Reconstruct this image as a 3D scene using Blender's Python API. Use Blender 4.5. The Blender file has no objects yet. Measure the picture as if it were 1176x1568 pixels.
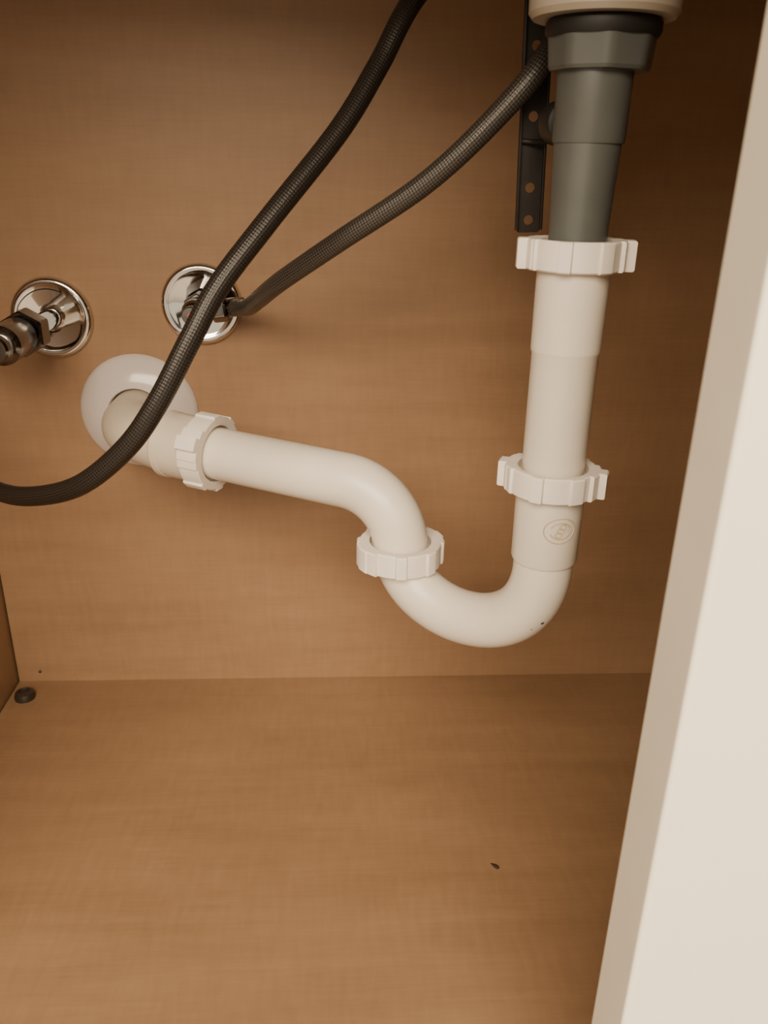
import bpy, bmesh, math
from mathutils import Vector, Matrix
from mathutils.bvhtree import BVHTree
pi=math.pi
scene=bpy.context.scene
COL=bpy.context.collection

# ------------------------------------------------------------------ materials
def mat(name,col,rough=.5,metal=0.0,spec=.5,noise=0.0,nscale=40,bump=0.0,bscale=200,coat=0.0):
    m=bpy.data.materials.new(name);m.use_nodes=True
    nt=m.node_tree;b=nt.nodes['Principled BSDF']
    b.inputs['Base Color'].default_value=(*col,1);b.inputs['Roughness'].default_value=rough
    b.inputs['Metallic'].default_value=metal;b.inputs['Specular IOR Level'].default_value=spec
    b.inputs['Coat Weight'].default_value=coat
    tc=nt.nodes.new('ShaderNodeTexCoord')
    if noise>0:
        n=nt.nodes.new('ShaderNodeTexNoise');n.inputs['Scale'].default_value=nscale;n.inputs['Detail'].default_value=5
        nt.links.new(tc.outputs['Object'],n.inputs['Vector'])
        r=nt.nodes.new('ShaderNodeValToRGB')
        r.color_ramp.elements[0].position=.3;r.color_ramp.elements[1].position=.7
        r.color_ramp.elements[0].color=(*[c*(1-noise) for c in col],1)
        r.color_ramp.elements[1].color=(*[min(1,c*(1+noise*.5)) for c in col],1)
        nt.links.new(n.outputs['Fac'],r.inputs['Fac']);nt.links.new(r.outputs['Color'],b.inputs['Base Color'])
    if bump>0:
        n=nt.nodes.new('ShaderNodeTexNoise');n.inputs['Scale'].default_value=bscale;n.inputs['Detail'].default_value=3
        nt.links.new(tc.outputs['Object'],n.inputs['Vector'])
        bp=nt.nodes.new('ShaderNodeBump');bp.inputs['Strength'].default_value=bump;bp.inputs['Distance'].default_value=.0005
        nt.links.new(n.outputs['Fac'],bp.inputs['Height']);nt.links.new(bp.outputs['Normal'],b.inputs['Normal'])
    return m

def wood(name,c1,c2,rough=.42):
    m=bpy.data.materials.new(name);m.use_nodes=True
    nt=m.node_tree;N=nt.nodes.new;L=nt.links.new;b=nt.nodes['Principled BSDF']
    tc=N('ShaderNodeTexCoord')
    def nz(sc,scale,det=4,dist=0):
        mp=N('ShaderNodeMapping');mp.inputs['Scale'].default_value=sc
        n=N('ShaderNodeTexNoise');n.inputs['Scale'].default_value=scale;n.inputs['Detail'].default_value=det;n.inputs['Distortion'].default_value=dist
        L(tc.outputs['Object'],mp.inputs['Vector']);L(mp.outputs['Vector'],n.inputs['Vector']);return n.outputs['Fac']
    grain=nz((1,12,12),4,4,.5)
    fine=nz((1,14,14),30,3)
    fleck=nz((8,1.5,1.5),24,2,.3)
    blotch=nz((1,2.2,2.2),5,3)
    def mul(a,k):
        x=N('ShaderNodeMath');x.operation='MULTIPLY_ADD';L(a,x.inputs[0]);x.inputs[1].default_value=k;x.inputs[2].default_value=-k*.5;return x.outputs[0]
    def add(a,c):
        x=N('ShaderNodeMath');x.operation='ADD';L(a,x.inputs[0])
        if isinstance(c,float): x.inputs[1].default_value=c
        else: L(c,x.inputs[1])
        return x.outputs[0]
    s=add(add(add(add(mul(grain,.5),mul(fine,.33)),mul(fleck,.34)),mul(blotch,.7)),.5)
    r=N('ShaderNodeValToRGB');r.color_ramp.elements[0].color=(*c1,1);r.color_ramp.elements[1].color=(*c2,1)
    L(s,r.inputs['Fac']);L(r.outputs['Color'],b.inputs['Base Color'])
    b.inputs['Roughness'].default_value=rough;b.inputs['Specular IOR Level'].default_value=.35
    bp=N('ShaderNodeBump');bp.inputs['Strength'].default_value=.04;bp.inputs['Distance'].default_value=.0005
    L(fine,bp.inputs['Height']);L(bp.outputs['Normal'],b.inputs['Normal'])
    return m

def braid(name,dark,light):
    m=bpy.data.materials.new(name);m.use_nodes=True
    nt=m.node_tree;N=nt.nodes.new;L=nt.links.new;b=nt.nodes['Principled BSDF']
    uv=N('ShaderNodeUVMap');sp=N('ShaderNodeSeparateXYZ');L(uv.outputs[0],sp.inputs[0])
    def M(op,a,c,d=None):
        x=N('ShaderNodeMath');x.operation=op
        for i,v in enumerate((a,c,d)):
            if v is None: continue
            if isinstance(v,(int,float)): x.inputs[i].default_value=v
            else: L(v,x.inputs[i])
        return x.outputs[0]
    u=M('MULTIPLY',sp.outputs[0],2*pi*12);v=M('MULTIPLY',sp.outputs[1],2*pi*280)
    a=M('SINE',M('ADD',u,v),0);c=M('SINE',M('SUBTRACT',u,v),0)
    h=M('MULTIPLY_ADD',M('MULTIPLY',a,c),.5,.5)
    strand=M('MULTIPLY_ADD',M('SINE',M('MULTIPLY',M('ADD',u,v),3.0),0),.5,.5)
    hh=M('MULTIPLY_ADD',strand,.25,M('MULTIPLY',h,.75))
    r=N('ShaderNodeValToRGB');r.color_ramp.elements[0].position=.2;r.color_ramp.elements[1].position=.9
    r.color_ramp.elements[0].color=(*dark,1);r.color_ramp.elements[1].color=(*light,1)
    L(hh,r.inputs['Fac']);L(r.outputs['Color'],b.inputs['Base Color'])
    b.inputs['Metallic'].default_value=.35;b.inputs['Roughness'].default_value=.36
    bp=N('ShaderNodeBump');bp.inputs['Strength'].default_value=.45;bp.inputs['Distance'].default_value=.0005
    L(hh,bp.inputs['Height']);L(bp.outputs['Normal'],b.inputs['Normal'])
    return m

M_WALL=wood('laminate_wall',(.215,.122,.062),(.375,.228,.128))
M_FLOOR=wood('laminate_floor',(.198,.113,.057),(.350,.213,.118))
M_PVC=mat('white_pvc',(.74,.67,.56),.34,noise=.06,nscale=25,bump=.05)
M_PVC_OLD=mat('beige_pvc',(.62,.54,.43),.36,noise=.08,nscale=30,bump=.05)
M_NUT=mat('white_nylon_nut',(.80,.73,.64),.42,noise=.05,nscale=60,bump=.05)
M_FLANGE=mat('white_escutcheon',(.58,.51,.47),.14,noise=.03)
M_GREY=mat('grey_plastic',(.092,.096,.088),.34,noise=.15,nscale=30,bump=.06)
M_BLACK=mat('black_rubber',(.012,.012,.012),.5,noise=.1)
M_BLACKP=mat('black_plastic',(.02,.019,.017),.4,noise=.1)
M_STRAP=mat('black_strap',(.020,.015,.012),.45,metal=.3,noise=.3,nscale=80)
M_CHROME=mat('chrome',(.72,.69,.65),.06,metal=1.0,noise=.03)
M_DARKCHR=mat('dark_chrome',(.20,.19,.185),.16,metal=1.0,noise=.1)
M_CERAMIC=mat('basin_ceramic',(.40,.35,.28),.25,noise=.04)
M_DOOR=mat('door_paint',(.96,.88,.72),.45,noise=.02,nscale=12,bump=.04,bscale=300)
M_DOOREDGE=mat('door_edge_shaded',(.70,.63,.51),.5,noise=.03)  # darkened door colour: shade on the side-facing edge painted in
M_COUNTER=mat('countertop_stone',(.45,.42,.38),.3,noise=.2,nscale=60)
M_DARK=mat('dark_plastic',(.035,.025,.018),.4,noise=.2)
M_MARK=mat('dirt_mark',(.05,.025,.012),.8,noise=.3)
M_STAMP=mat('stamp_relief',(.50,.39,.27),.5,noise=.1)
M_TILE=mat('bathroom_tile',(.38,.34,.30),.4,noise=.12,nscale=8)
M_HOSE_A=braid('braided_hose_dark',(.008,.006,.005),(.042,.034,.027))
M_HOSE_B=braid('braided_hose_grey',(.017,.014,.012),(.115,.100,.084))
M_RED=mat('red_cap',(.5,.06,.03),.35,noise=.05)

# ------------------------------------------------------------------ mesh helpers
def obj(name,me,m,parent=None,smooth=True,split=32):
    o=bpy.data.objects.new(name,me);COL.objects.link(o)
    if m: me.materials.append(m)
    if smooth:
        for p in me.polygons:p.use_smooth=True
        if split:
            e=o.modifiers.new('split','EDGE_SPLIT');e.split_angle=math.radians(split)
    if parent:o.parent=parent
    return o
def empty(name):
    o=bpy.data.objects.new(name,None);COL.objects.link(o);o.empty_display_size=.05;return o
def box(name,lo,hi,m,parent=None,bevel=0.0):
    bm=bmesh.new();bmesh.ops.create_cube(bm,size=1)
    for v in bm.verts:
        v.co=Vector([(lo[i]+hi[i])/2+v.co[i]*(hi[i]-lo[i]) for i in range(3)])
    if bevel: bmesh.ops.bevel(bm,geom=bm.edges[:],offset=bevel,segments=3,affect='EDGES',profile=.5)
    me=bpy.data.meshes.new(name);bm.to_mesh(me);bm.free()
    return obj(name,me,m,parent,smooth=bool(bevel),split=40)
def frame(axis,ref=(1,0,0)):
    z=Vector(axis).normalized();x=Vector(ref);x=(x-z*x.dot(z)).normalized();y=z.cross(x)
    return Matrix((x,y,z)).transposed()
def lathe(name,prof,c,axis,m,parent=None,seg=64,ref=(1,0,0),closed=False,poly=None,split=32):
    """prof: list (r,h) along the axis. poly: number of flats (hexagonal nuts)."""
    F=frame(axis,ref);c=Vector(c);V=[];Fc=[]
    for r,h in prof:
        for i in range(seg):
            a=2*pi*i/seg;rr=r
            if poly:
                s=2*pi/poly;rr=min(r, r*math.cos(s/2)*1.03/math.cos(((a+s/2)%s)-s/2)) if r>0 else 0
            V.append(c+F@Vector((rr*math.cos(a),rr*math.sin(a),h)))
    n=len(prof)
    for k in range(n-1):
        for i in range(seg):
            j=(i+1)%seg;Fc.append((k*seg+i,k*seg+j,(k+1)*seg+j,(k+1)*seg+i))
    if closed:
        for i in range(seg):
            j=(i+1)%seg;Fc.append(((n-1)*seg+i,(n-1)*seg+j,j,i))
    else:
        Fc.append(tuple(range(seg))[::-1]);Fc.append(tuple((n-1)*seg+i for i in range(seg)))
    me=bpy.data.meshes.new(name);me.from_pydata([tuple(v) for v in V],[],Fc);me.update()
    bm=bmesh.new();bm.from_mesh(me);bmesh.ops.recalc_face_normals(bm,faces=bm.faces);bm.to_mesh(me);bm.free()
    return obj(name,me,m,parent,split=split)
def catmull(P,n=14):
    P=[Vector(p) for p in P];P=[2*P[0]-P[1]]+P+[2*P[-1]-P[-2]];out=[]
    for i in range(1,len(P)-2):
        a,b,c,d=P[i-1:i+3]
        for k in range(n):
            t=k/n
            out.append(.5*((2*b)+(c-a)*t+(2*a-5*b+4*c-d)*t*t+(3*b-a-3*c+d)*t**3))
    out.append(P[-2]);return out
def bez(a,b,c,d,n=28):
    a,b,c,d=map(Vector,(a,b,c,d));return [a*(1-t)**3+b*3*t*(1-t)**2+c*3*t*t*(1-t)+d*t**3 for t in [i/n for i in range(n+1)]]
def sweep(name,pts,r,m,parent=None,seg=40,cap=True):
    pts=[p for i,p in enumerate(pts) if i==0 or (p-pts[i-1]).length>1e-6]
    n=len(pts);T=[(pts[min(i+1,n-1)]-pts[max(i-1,0)]).normalized() for i in range(n)]
    x=T[0].orthogonal().normalized();V=[];Fc=[];s=0;UV=[];S=[]
    for i in range(n):
        x=(x-T[i]*x.dot(T[i])).normalized();y=T[i].cross(x)
        if i: s+=(pts[i]-pts[i-1]).length
        S.append(s);rr=r(i/(n-1)) if callable(r) else r
        for k in range(seg):
            a=2*pi*k/seg;V.append(pts[i]+x*rr*math.cos(a)+y*rr*math.sin(a))
    for i in range(n-1):
        for k in range(seg):
            j=(k+1)%seg;Fc.append((i*seg+k,i*seg+j,(i+1)*seg+j,(i+1)*seg+k))
            UV+= [(k/seg,S[i]),((k+1)/seg,S[i]),((k+1)/seg,S[i+1]),(k/seg,S[i+1])]
    if cap:
        Fc.append(tuple(range(seg))[::-1]);Fc.append(tuple((n-1)*seg+k for k in range(seg)));UV+=[(0,0)]*(2*seg)
    me=bpy.data.meshes.new(name);me.from_pydata([tuple(v) for v in V],[],Fc)
    ul=me.uv_layers.new(name='UVMap')
    for i,u in enumerate(UV): ul.data[i].uv=u
    me.update();return obj(name,me,m,parent,split=60)
def slipnut(name,c,axis,r,h,hole,pipe,ears,parent,ref=(1,0,0),m=None,ribs=8,ear=.0065,phase=0):
    F=frame(axis,ref);c=Vector(c);seg=240
    def R(a):
        rr=r
        d=((a-phase)/(2*pi/ribs))%1.0
        if abs(d-.5)<.17: rr+=.0016
        for e in ears:
            q=(a-math.radians(e)+pi)%(2*pi)-pi
            if abs(q)<math.radians(9): rr=r+ear
            elif abs(q)<math.radians(24): rr=max(rr,r+.0022)
        return rr
    prof=[('f',-h/2,pipe),('f',-h/2,r-.0022),('o',-h/2,-.0008),('o',-h/2+.0008,0),('o',h/2-.0008,0),('o',h/2,-.0008),('f',h/2,hole+.0018),('f',h/2-.0006,hole),('f',h/2-.006,hole),('f',h/2-.006,pipe-.0004)]
    V=[];Fc=[]
    for k,z,v in prof:
        for i in range(seg):
            a=2*pi*i/seg;rr=v if k=='f' else R(a)+v
            V.append(c+F@Vector((rr*math.cos(a),rr*math.sin(a),z)))
    n=len(prof)
    for k in range(n):
        kk=(k+1)%n
        for i in range(seg):
            j=(i+1)%seg;Fc.append((k*seg+i,k*seg+j,kk*seg+j,kk*seg+i))
    me=bpy.data.meshes.new(name);me.from_pydata([tuple(v) for v in V],[],Fc);me.update()
    bm=bmesh.new();bm.from_mesh(me);bmesh.ops.recalc_face_normals(bm,faces=bm.faces);bm.to_mesh(me);bm.free()
    return obj(name,me,m or M_NUT,parent,split=35)

# ------------------------------------------------------------------ cabinet shell
XL,XR=-.3095,.56
FRONT=-.46
box('wall_back',(-.3078,0,-.0),(XR,.016,.66),M_WALL)
box('floor',(-.3078,-.455,-.018),(XR,.0,.0),M_FLOOR)
box('wall_left',(XL-.018,FRONT+.001,-.10),(XL,.030,.66),M_WALL)
box('wall_right',(XR,FRONT+.001,-.10),(XR+.018,.030,.66),M_WALL)
box('wall_behind_cabinet',(-1.6,.031,-.12),(1.8,.05,1.9),M_CERAMIC)
ct=box('countertop',(XL-.03,-.505,.66),(XR+.03,.03,.69),M_COUNTER,bevel=.003)
box('trim_toe_kick',(XL,-.40,-.118),(XR,-.385,-.019),M_DARK)
box('ground_bathroom_tile',(-2.0,-2.6,-.14),(2.2,.03,-.12),M_TILE)

# closed cabinet door (its left edge faces the opening)
d=empty('door_1')
bm=bmesh.new();bmesh.ops.create_cube(bm,size=1)
lo=(.104,-.4875,-.012);hi=(XR+.016,-.4605,.645)
for v in bm.verts: v.co=Vector([(lo[i]+hi[i])/2+v.co[i]*(hi[i]-lo[i]) for i in range(3)])
bmesh.ops.bevel(bm,geom=bm.edges[:],offset=.0018,segments=4,affect='EDGES',profile=.5)
me=bpy.data.meshes.new('door_leaf');bm.to_mesh(me);bm.free();me.materials.append(M_DOOR);me.materials.append(M_DOOREDGE)
for p in me.polygons:
    if p.normal.x<-.9: p.material_index=1
    p.use_smooth=False
o=bpy.data.objects.new('door_leaf',me);COL.objects.link(o);o.parent=d

# ------------------------------------------------------------------ basin and drain
PX,PY=.125,-.24
lathe('wash_basin',[(.012,.5335),(.0335,.5335),(.0355,.536),(.036,.556),(.042,.561),(.08,.575),(.12,.602),(.15,.632),(.165,.6598),(.158,.6598),(.14,.632),(.11,.608),(.07,.585),(.012,.575)],(PX+.0015,PY,0),(0,0,1),M_CERAMIC,seg=96,closed=True)
dr=empty('sink_drain_pipe')
lathe('rubber_washer',[(.0175,.5258),(.0262,.5258),(.0275,.528),(.0275,.5318),(.026,.5332),(.0175,.5332)],(PX+.002,PY,0),(0,0,1),M_BLACK,dr,closed=True)
lathe('mounting_nut',[(.0165,.5115),(.0236,.5115),(.0246,.513),(.0258,.5258),(.0165,.5258)],(PX+.002,PY,0),(0,0,1),M_GREY,dr,96,closed=True,poly=8,ref=(1,.3,0),split=20)
lathe('threaded_body',[(.0175,.4795),(.0180,.481),(.0184,.512),(.0184,.53),(.016,.53),(.016,.4795)],(PX+.0005,PY,0),(0,0,1),M_GREY,dr,closed=True)
lathe('tail_tube',[(.0150,.405),(.0152,.44),(.0168,.478),(.0168,.482),(.0142,.482),(.0132,.405)],(PX+.0002,PY,0),(0,0,1),M_GREY,dr,closed=True)
# pivot-rod port on the back of the body
ax=Vector((-.004,.045,.0)).normalized()
lathe('pivot_port',[(.0085,.010),(.0085,.026),(.0108,.0265),(.0114,.028),(.0114,.042),(.0100,.0435),(.005,.044)],(PX-.0015,PY,.490),ax,M_BLACKP,dr,48)
sweep('pivot_rod',catmull([Vector((PX-.001,PY,.484))+ax*.035,Vector((.119,-.186,.4815)),Vector((.1125,-.176,.4812)),Vector((.106,-.172,.4815))],6),.0014,M_STRAP,dr,16)

# clevis strap (perforated channel)
st=empty('drain_lift_strap')
w=.0072;z0,z1=.4315,.640
cu=bpy.data.curves.new('strap_c','CURVE');cu.dimensions='2D';cu.fill_mode='BOTH';cu.extrude=.0006
def spl(pts):
    s=cu.splines.new('POLY');s.points.add(len(pts)-1)
    for i,p in enumerate(pts): s.points[i].co=(p[0],p[1],0,1)
    s.use_cyclic_u=True
spl([(-w,z0+.0015),(-w+.0015,z0),(w-.0015,z0),(w,z0+.0015),(w,z1),(-w,z1)])
for hz in (.4385,.4565,.4945,.512,.53,.548,.566,.584,.602):
    spl([(.0028*math.cos(2*pi*i/28),hz+.0028*math.sin(2*pi*i/28)) for i in range(28)])
to=bpy.data.objects.new('tmp',cu);COL.objects.link(to)
dg=bpy.context.evaluated_depsgraph_get();me=bpy.data.meshes.new_from_object(to.evaluated_get(dg));bpy.data.objects.remove(to)
TL=Matrix.Translation((.1138,-.17,.4345))@Matrix.Rotation(math.radians(-2.0),4,'Y')@Matrix.Translation((0,0,-.4345))
RX=Matrix.Rotation(math.radians(90),4,'X')
me.transform(TL@RX);me.materials.clear()
obj('perforated_plate',me,M_STRAP,st,smooth=False)
for s,nm in ((-1,'left_lip'),(1,'right_lip')):
    o=box(nm,(s*w-.0008,-.0035,z0+.0015),(s*w+.0008,.0005,z1),M_STRAP,st,bevel=.0004);o.data.transform(TL)
lathe('thumb_screw',[(.0012,0),(.0012,.004),(.0028,.0042),(.0030,.007),(.002,.0082)],(.1120-.0065,-.172,.470),(-1,0,0),M_STRAP,st,24)

# ------------------------------------------------------------------ P trap
tr=empty('p_trap')
lathe('extension_tube',[(.0158,.424),(.0194,.424),(.0191,.3765),(.0189,.3750),(.0183,.3738),(.0180,.285),(.016,.285)],(PX,PY,0),(0,0,1),M_PVC,tr,closed=True)
slipnut('slip_nut_top',(PX,PY,.4262),(0,0,1),.0241,.0155,.0182,.0150,[-10,172],tr,ear=.0068,phase=.2,ribs=7)
slipnut('slip_nut_middle',(PX,PY,.3005),(0,0,1),.0256,.0155,.0205,.0181,[-24,158],tr,ear=.0062,phase=.1,ribs=7)
lathe('trap_inlet_collar',[(.0178,.298),(.0201,.298),(.0198,.25),(.0192,.2485),(.0176,.2482)],(PX,PY,0),(0,0,1),M_PVC,tr,closed=True)
LX,LY=.042,-.178
A=Vector((PX,PY,0));B=Vector((LX,LY,0))
def q(t,z): return A.lerp(B,t)+Vector((0,0,z))
path=[q(0,.262),q(0,.252)]+bez(q(0,.245),q(-.01,.173),q(.92,.176),q(1,.222),40)
jb=sweep('j_bend',path,.0180,M_PVC,tr,56)
slipnut('slip_nut_trap',(LX,LY,.2235),(0,0,1),.0280,.0165,.0212,.0178,[-150,20],tr,ear=.003,phase=.35)
zc=.268;rb=.042
uh=Vector((-.896,.444,0)).normalized();u=(uh+Vector((0,0,.033))).normalized()
E=Vector((LX,LY,0))
path=[E+Vector((0,0,.214)),E+Vector((0,0,.220))]+bez(E+Vector((0,0,.226)),E+Vector((0,0,.226+.0235)),E+uh*(rb-.0235)+Vector((0,0,zc-.0006)),E+uh*rb+Vector((0,0,zc)))
nutp=E+uh*rb+Vector((0,0,zc))+u*.110
path+=[path[-1]+(nutp+u*.012-path[-1])*t for t in (.2,.4,.6,.8,1)]
sweep('trap_arm',path,lambda t:.0189+.0006*max(0,1-t*8),M_PVC,tr,56)
slipnut('slip_nut_wall',nutp,-u,.0272,.0165,.0208,.0188,[62,-112],tr,ref=(0,0,1),ear=.0062,phase=.4)
# wall elbow: straight hub behind the nut then bend into the wall
WX,WZ=-.168,.270
h0=nutp+u*.004
lathe('elbow_hub',[(.0195,0),(.0240,0),(.0242,.026),(.0248,.0265),(.0250,.031),(.0238,.0325),(.0195,.033)],h0,u,M_PVC_OLD,tr,closed=True)
path=[h0+u*.008,h0+u*.014]+bez(h0+u*.02,h0+u*.042,(WX,-.058,WZ),(WX,-.035,WZ),24)+[Vector((WX,-.02,WZ)),Vector((WX,-.002,WZ))]
sweep('wall_elbow',path,.0215,M_PVC_OLD,tr,56)
lathe('wall_escutcheon',[(.0225,.0135),(.0235,.0150),(.0255,.0148),(.033,.0125),(.0405,.0085),(.0455,.0050),(.0480,.0030),(.0490,.0006),(.0225,.0006)],(WX,0,WZ),(0,-1,0),M_FLANGE,tr,96,closed=True,split=50)
# moulded round stamp on the collar
def ring(name,rad,zc,ang0,m,a0=0,a1=2*pi,r=.00038):
    pts=[];
    for i in range(41):
        a=a0+(a1-a0)*i/40;th=ang0+1.25*rad*math.cos(a)/.0199
        pts.append(Vector((PX+.0199*math.cos(th),PY+.0199*math.sin(th),zc+rad*math.sin(a))))
    return sweep(name,pts,r,m,tr,8)
fa=math.radians(-82)
ring('stamp_outer',.0078,.2745,fa,M_STAMP);ring('stamp_inner',.0050,.2745,fa,M_STAMP,.4,2.7);ring('stamp_inner_low',.0050,.2745,fa,M_STAMP,3.5,5.9)
for k in range(3):
    ring('stamp_bar_%d'%k,.0016,.2722+k*.0024,fa+(k-1)*.06,M_STAMP)
# ------------------------------------------------------------------ valves
def valve(name,x,z,side,red,dy,k=1.0,ext=0.0):
    v=empty(name)
    lathe('escutcheon',[(.0082,.0030),(.012,.0042),(.022,.0040),(.0262,.0056),(.0290,.0066),(.0312,.0052),(.0322,.0025),(.0324,.0005),(.0082,.0005)],(x,0,z),(0,-1,0),M_CHROME,v,96,closed=True,split=60)
    lathe('stub_pipe',[(.0076,.001),(.0076,.040+dy)],(x,0,z),(0,-1,0),M_CHROME,v,40)
    D=lambda P:[(r*k,h+dy) for r,h in P]
    X=lambda P:[(r*k,h+dy+ext) for r,h in P]
    lathe('compression_nut',D([(.0075,.028),(.0140,.028),(.0152,.0298),(.0152,.0456),(.0140,.0475),(.0075,.0475)]),(x,0,z),(0,-1,0),M_DARKCHR,v,96,closed=True,poly=6,split=18,ref=(.5,0,.87))
    lathe('valve_body',D([(.0085,.047),(.0105,.049),(.0125,.054),(.0125,.064+ext),(.0105,.067+ext),(.0085,.069+ext),(.007,.0695+ext)]),(x,0,z),(0,-1,0),M_DARKCHR,v,48)
    lathe('outlet',[(.0075,0),(.0075,.013),(.0100,.0135),(.0105,.015),(.0105,.023),(.0095,.0245)],(x,-.058-dy,z),(side,0,.12),M_DARKCHR,v,72,poly=6,ref=(0,1,0),split=18)
    lathe('stem',X([(.0035,.068),(.0035,.072)]),(x,0,z),(0,-1,0),M_DARKCHR,v,24)
    lathe('handle',X([(.003,.0708),(.0080,.0712),(.0092,.073),(.0092,.078),(.0080,.0797),(.002,.080)]),(x,0,z),(0,-1,0),M_DARKCHR,v,64)
    if red: lathe('hot_mark',X([(.003,.0796),(.0032,.0804),(.001,.0806)]),(x,0,z),(0,-1,0),M_RED,v,32)
    return v
valve('shutoff_valve',-.230,.348,-1,False,.026,1.1,.022)
valve('shutoff_valve',-.110,.360,1,True,-.022,.75)

# ------------------------------------------------------------------ hoses
h=empty('braided_supply_hose')
pa=[(.112,-.045,.657),(.108,-.052,.635),(.090,-.085,.608),(.044,-.150,.555),(.0225,-.170,.518),(.0005,-.190,.484),(-.038,-.220,.438),(-.063,-.236,.407),(-.078,-.245,.381),(-.098,-.250,.346),(-.118,-.248,.320),(-.148,-.238,.295),(-.183,-.215,.279),(-.214,-.190,.272),(-.248,-.160,.275),(-.275,-.130,.291),(-.296,-.106,.318),(-.297,-.090,.342),(-.286,-.084,.3535),(-.270,-.084,.3525)]
sweep('hose',catmull(pa),.0061,M_HOSE_A,h,36)
lathe('ferrule',[(.0068,0),(.0071,.001),(.0071,.014),(.0068,.015)],(-.2555,-.084,.3510),(-1,0,.12),M_DARKCHR,h,32)
h=empty('braided_supply_hose')
pb=[(.138,-.045,.657),(.138,-.052,.635),(.140,-.085,.600),(.135,-.140,.562),(.113,-.187,.5245),(.087,-.190,.493),(.050,-.180,.458),(.001,-.160,.424),(-.037,-.130,.396),(-.055,-.095,.379),(-.066,-.062,.3680),(-.074,-.045,.3650),(-.082,-.037,.3635)]
sweep('hose',catmull(pb),.0063,M_HOSE_B,h,36)
lathe('ferrule',[(.0069,0),(.0072,.001),(.0072,.013),(.0069,.014)],(-.0855,-.036,.3630),(.93,-.30,.12),M_DARKCHR,h,32)

# ------------------------------------------------------------------ small things
lathe('floor_fixing_cap',[(.0092,0),(.0092,.003),(.0080,.0062),(.0050,.0078),(.0046,.0060),(.001,.0058)],(-.2935,-.0270,0),(0,0,1),M_DARK,seg=40)
lathe('wall_pin',[(.0013,.0),(.0013,.0010),(.0006,.0016)],(-.287,0,.011),(0,-1,0),M_DARK,seg=16)
def chip(name,c,ln,wd,ang,hh=.0006,n=(0,0,1),parent=None):
    bm=bmesh.new();bmesh.ops.create_icosphere(bm,subdivisions=2,radius=1)
    for i,v in enumerate(bm.verts):
        k=1+.25*math.sin(i*2.3);v.co=Vector((v.co.x*ln*k,v.co.y*wd*(1.1-.6*v.co.x),v.co.z*hh))
    bm.transform(Matrix.Translation(c)@frame(n,(1,.2,.1)).to_4x4()@Matrix.Rotation(ang,4,'Z'));me=bpy.data.meshes.new(name);bm.to_mesh(me);bm.free()
    return obj(name,me,M_MARK,parent,split=0)
chip('wood_chip',(.1125,-.2420,.0006),.0035,.0015,2.2)
# dirt specks on the trap bend
bm=bmesh.new();bm.from_mesh(jb.data);T=BVHTree.FromBMesh(bm)
for k,(pt,s) in enumerate([((.1290,-.262,.2040),.0013),((.1200,-.262,.1990),.0005),((.0650,-.175,.213),.0010)]):
    co,no,_,_=T.find_nearest(Vector(pt));chip('dirt_speck_%d'%k,co,s,s*.75,.5,.0003,no,tr)
bm.free()

# ------------------------------------------------------------------ lights, world, camera
def area(name,loc,tgt,size,power,col,sy=None):
    l=bpy.data.lights.new(name,'AREA');l.energy=power;l.color=col;l.size=size
    if sy: l.shape='RECTANGLE';l.size_y=sy
    o=bpy.data.objects.new(name,l);COL.objects.link(o);o.location=loc
    o.rotation_euler=(Vector(tgt)-Vector(loc)).to_track_quat('-Z','Y').to_euler();return o
area('bathroom_light',(-.30,-1.75,1.32),(0,-.2,.25),1.5,78,(1,.83,.62),.9)
w=bpy.data.worlds.new('world');scene.world=w;w.use_nodes=True
nt=w.node_tree;bg=nt.nodes['Background']
bg.inputs[0].default_value=(1,.86,.67,1);bg.inputs[1].default_value=.95

cam=bpy.data.objects.new('camera',bpy.data.cameras.new('camera'));COL.objects.link(cam);scene.camera=cam
cam.data.sensor_fit='HORIZONTAL';cam.data.sensor_width=36;cam.data.lens=38.88;cam.data.clip_start=.01
cam.data.dof.use_dof=True;cam.data.dof.focus_distance=.55;cam.data.dof.aperture_fstop=20
R=Matrix.Rotation(math.radians(-3.4),3,'Z')@Matrix.Rotation(math.radians(67),3,'X')@Matrix.Rotation(math.radians(1.2),3,'Z')
cam.matrix_world=Matrix.Translation((0,-.69,.47))@R.to_4x4()
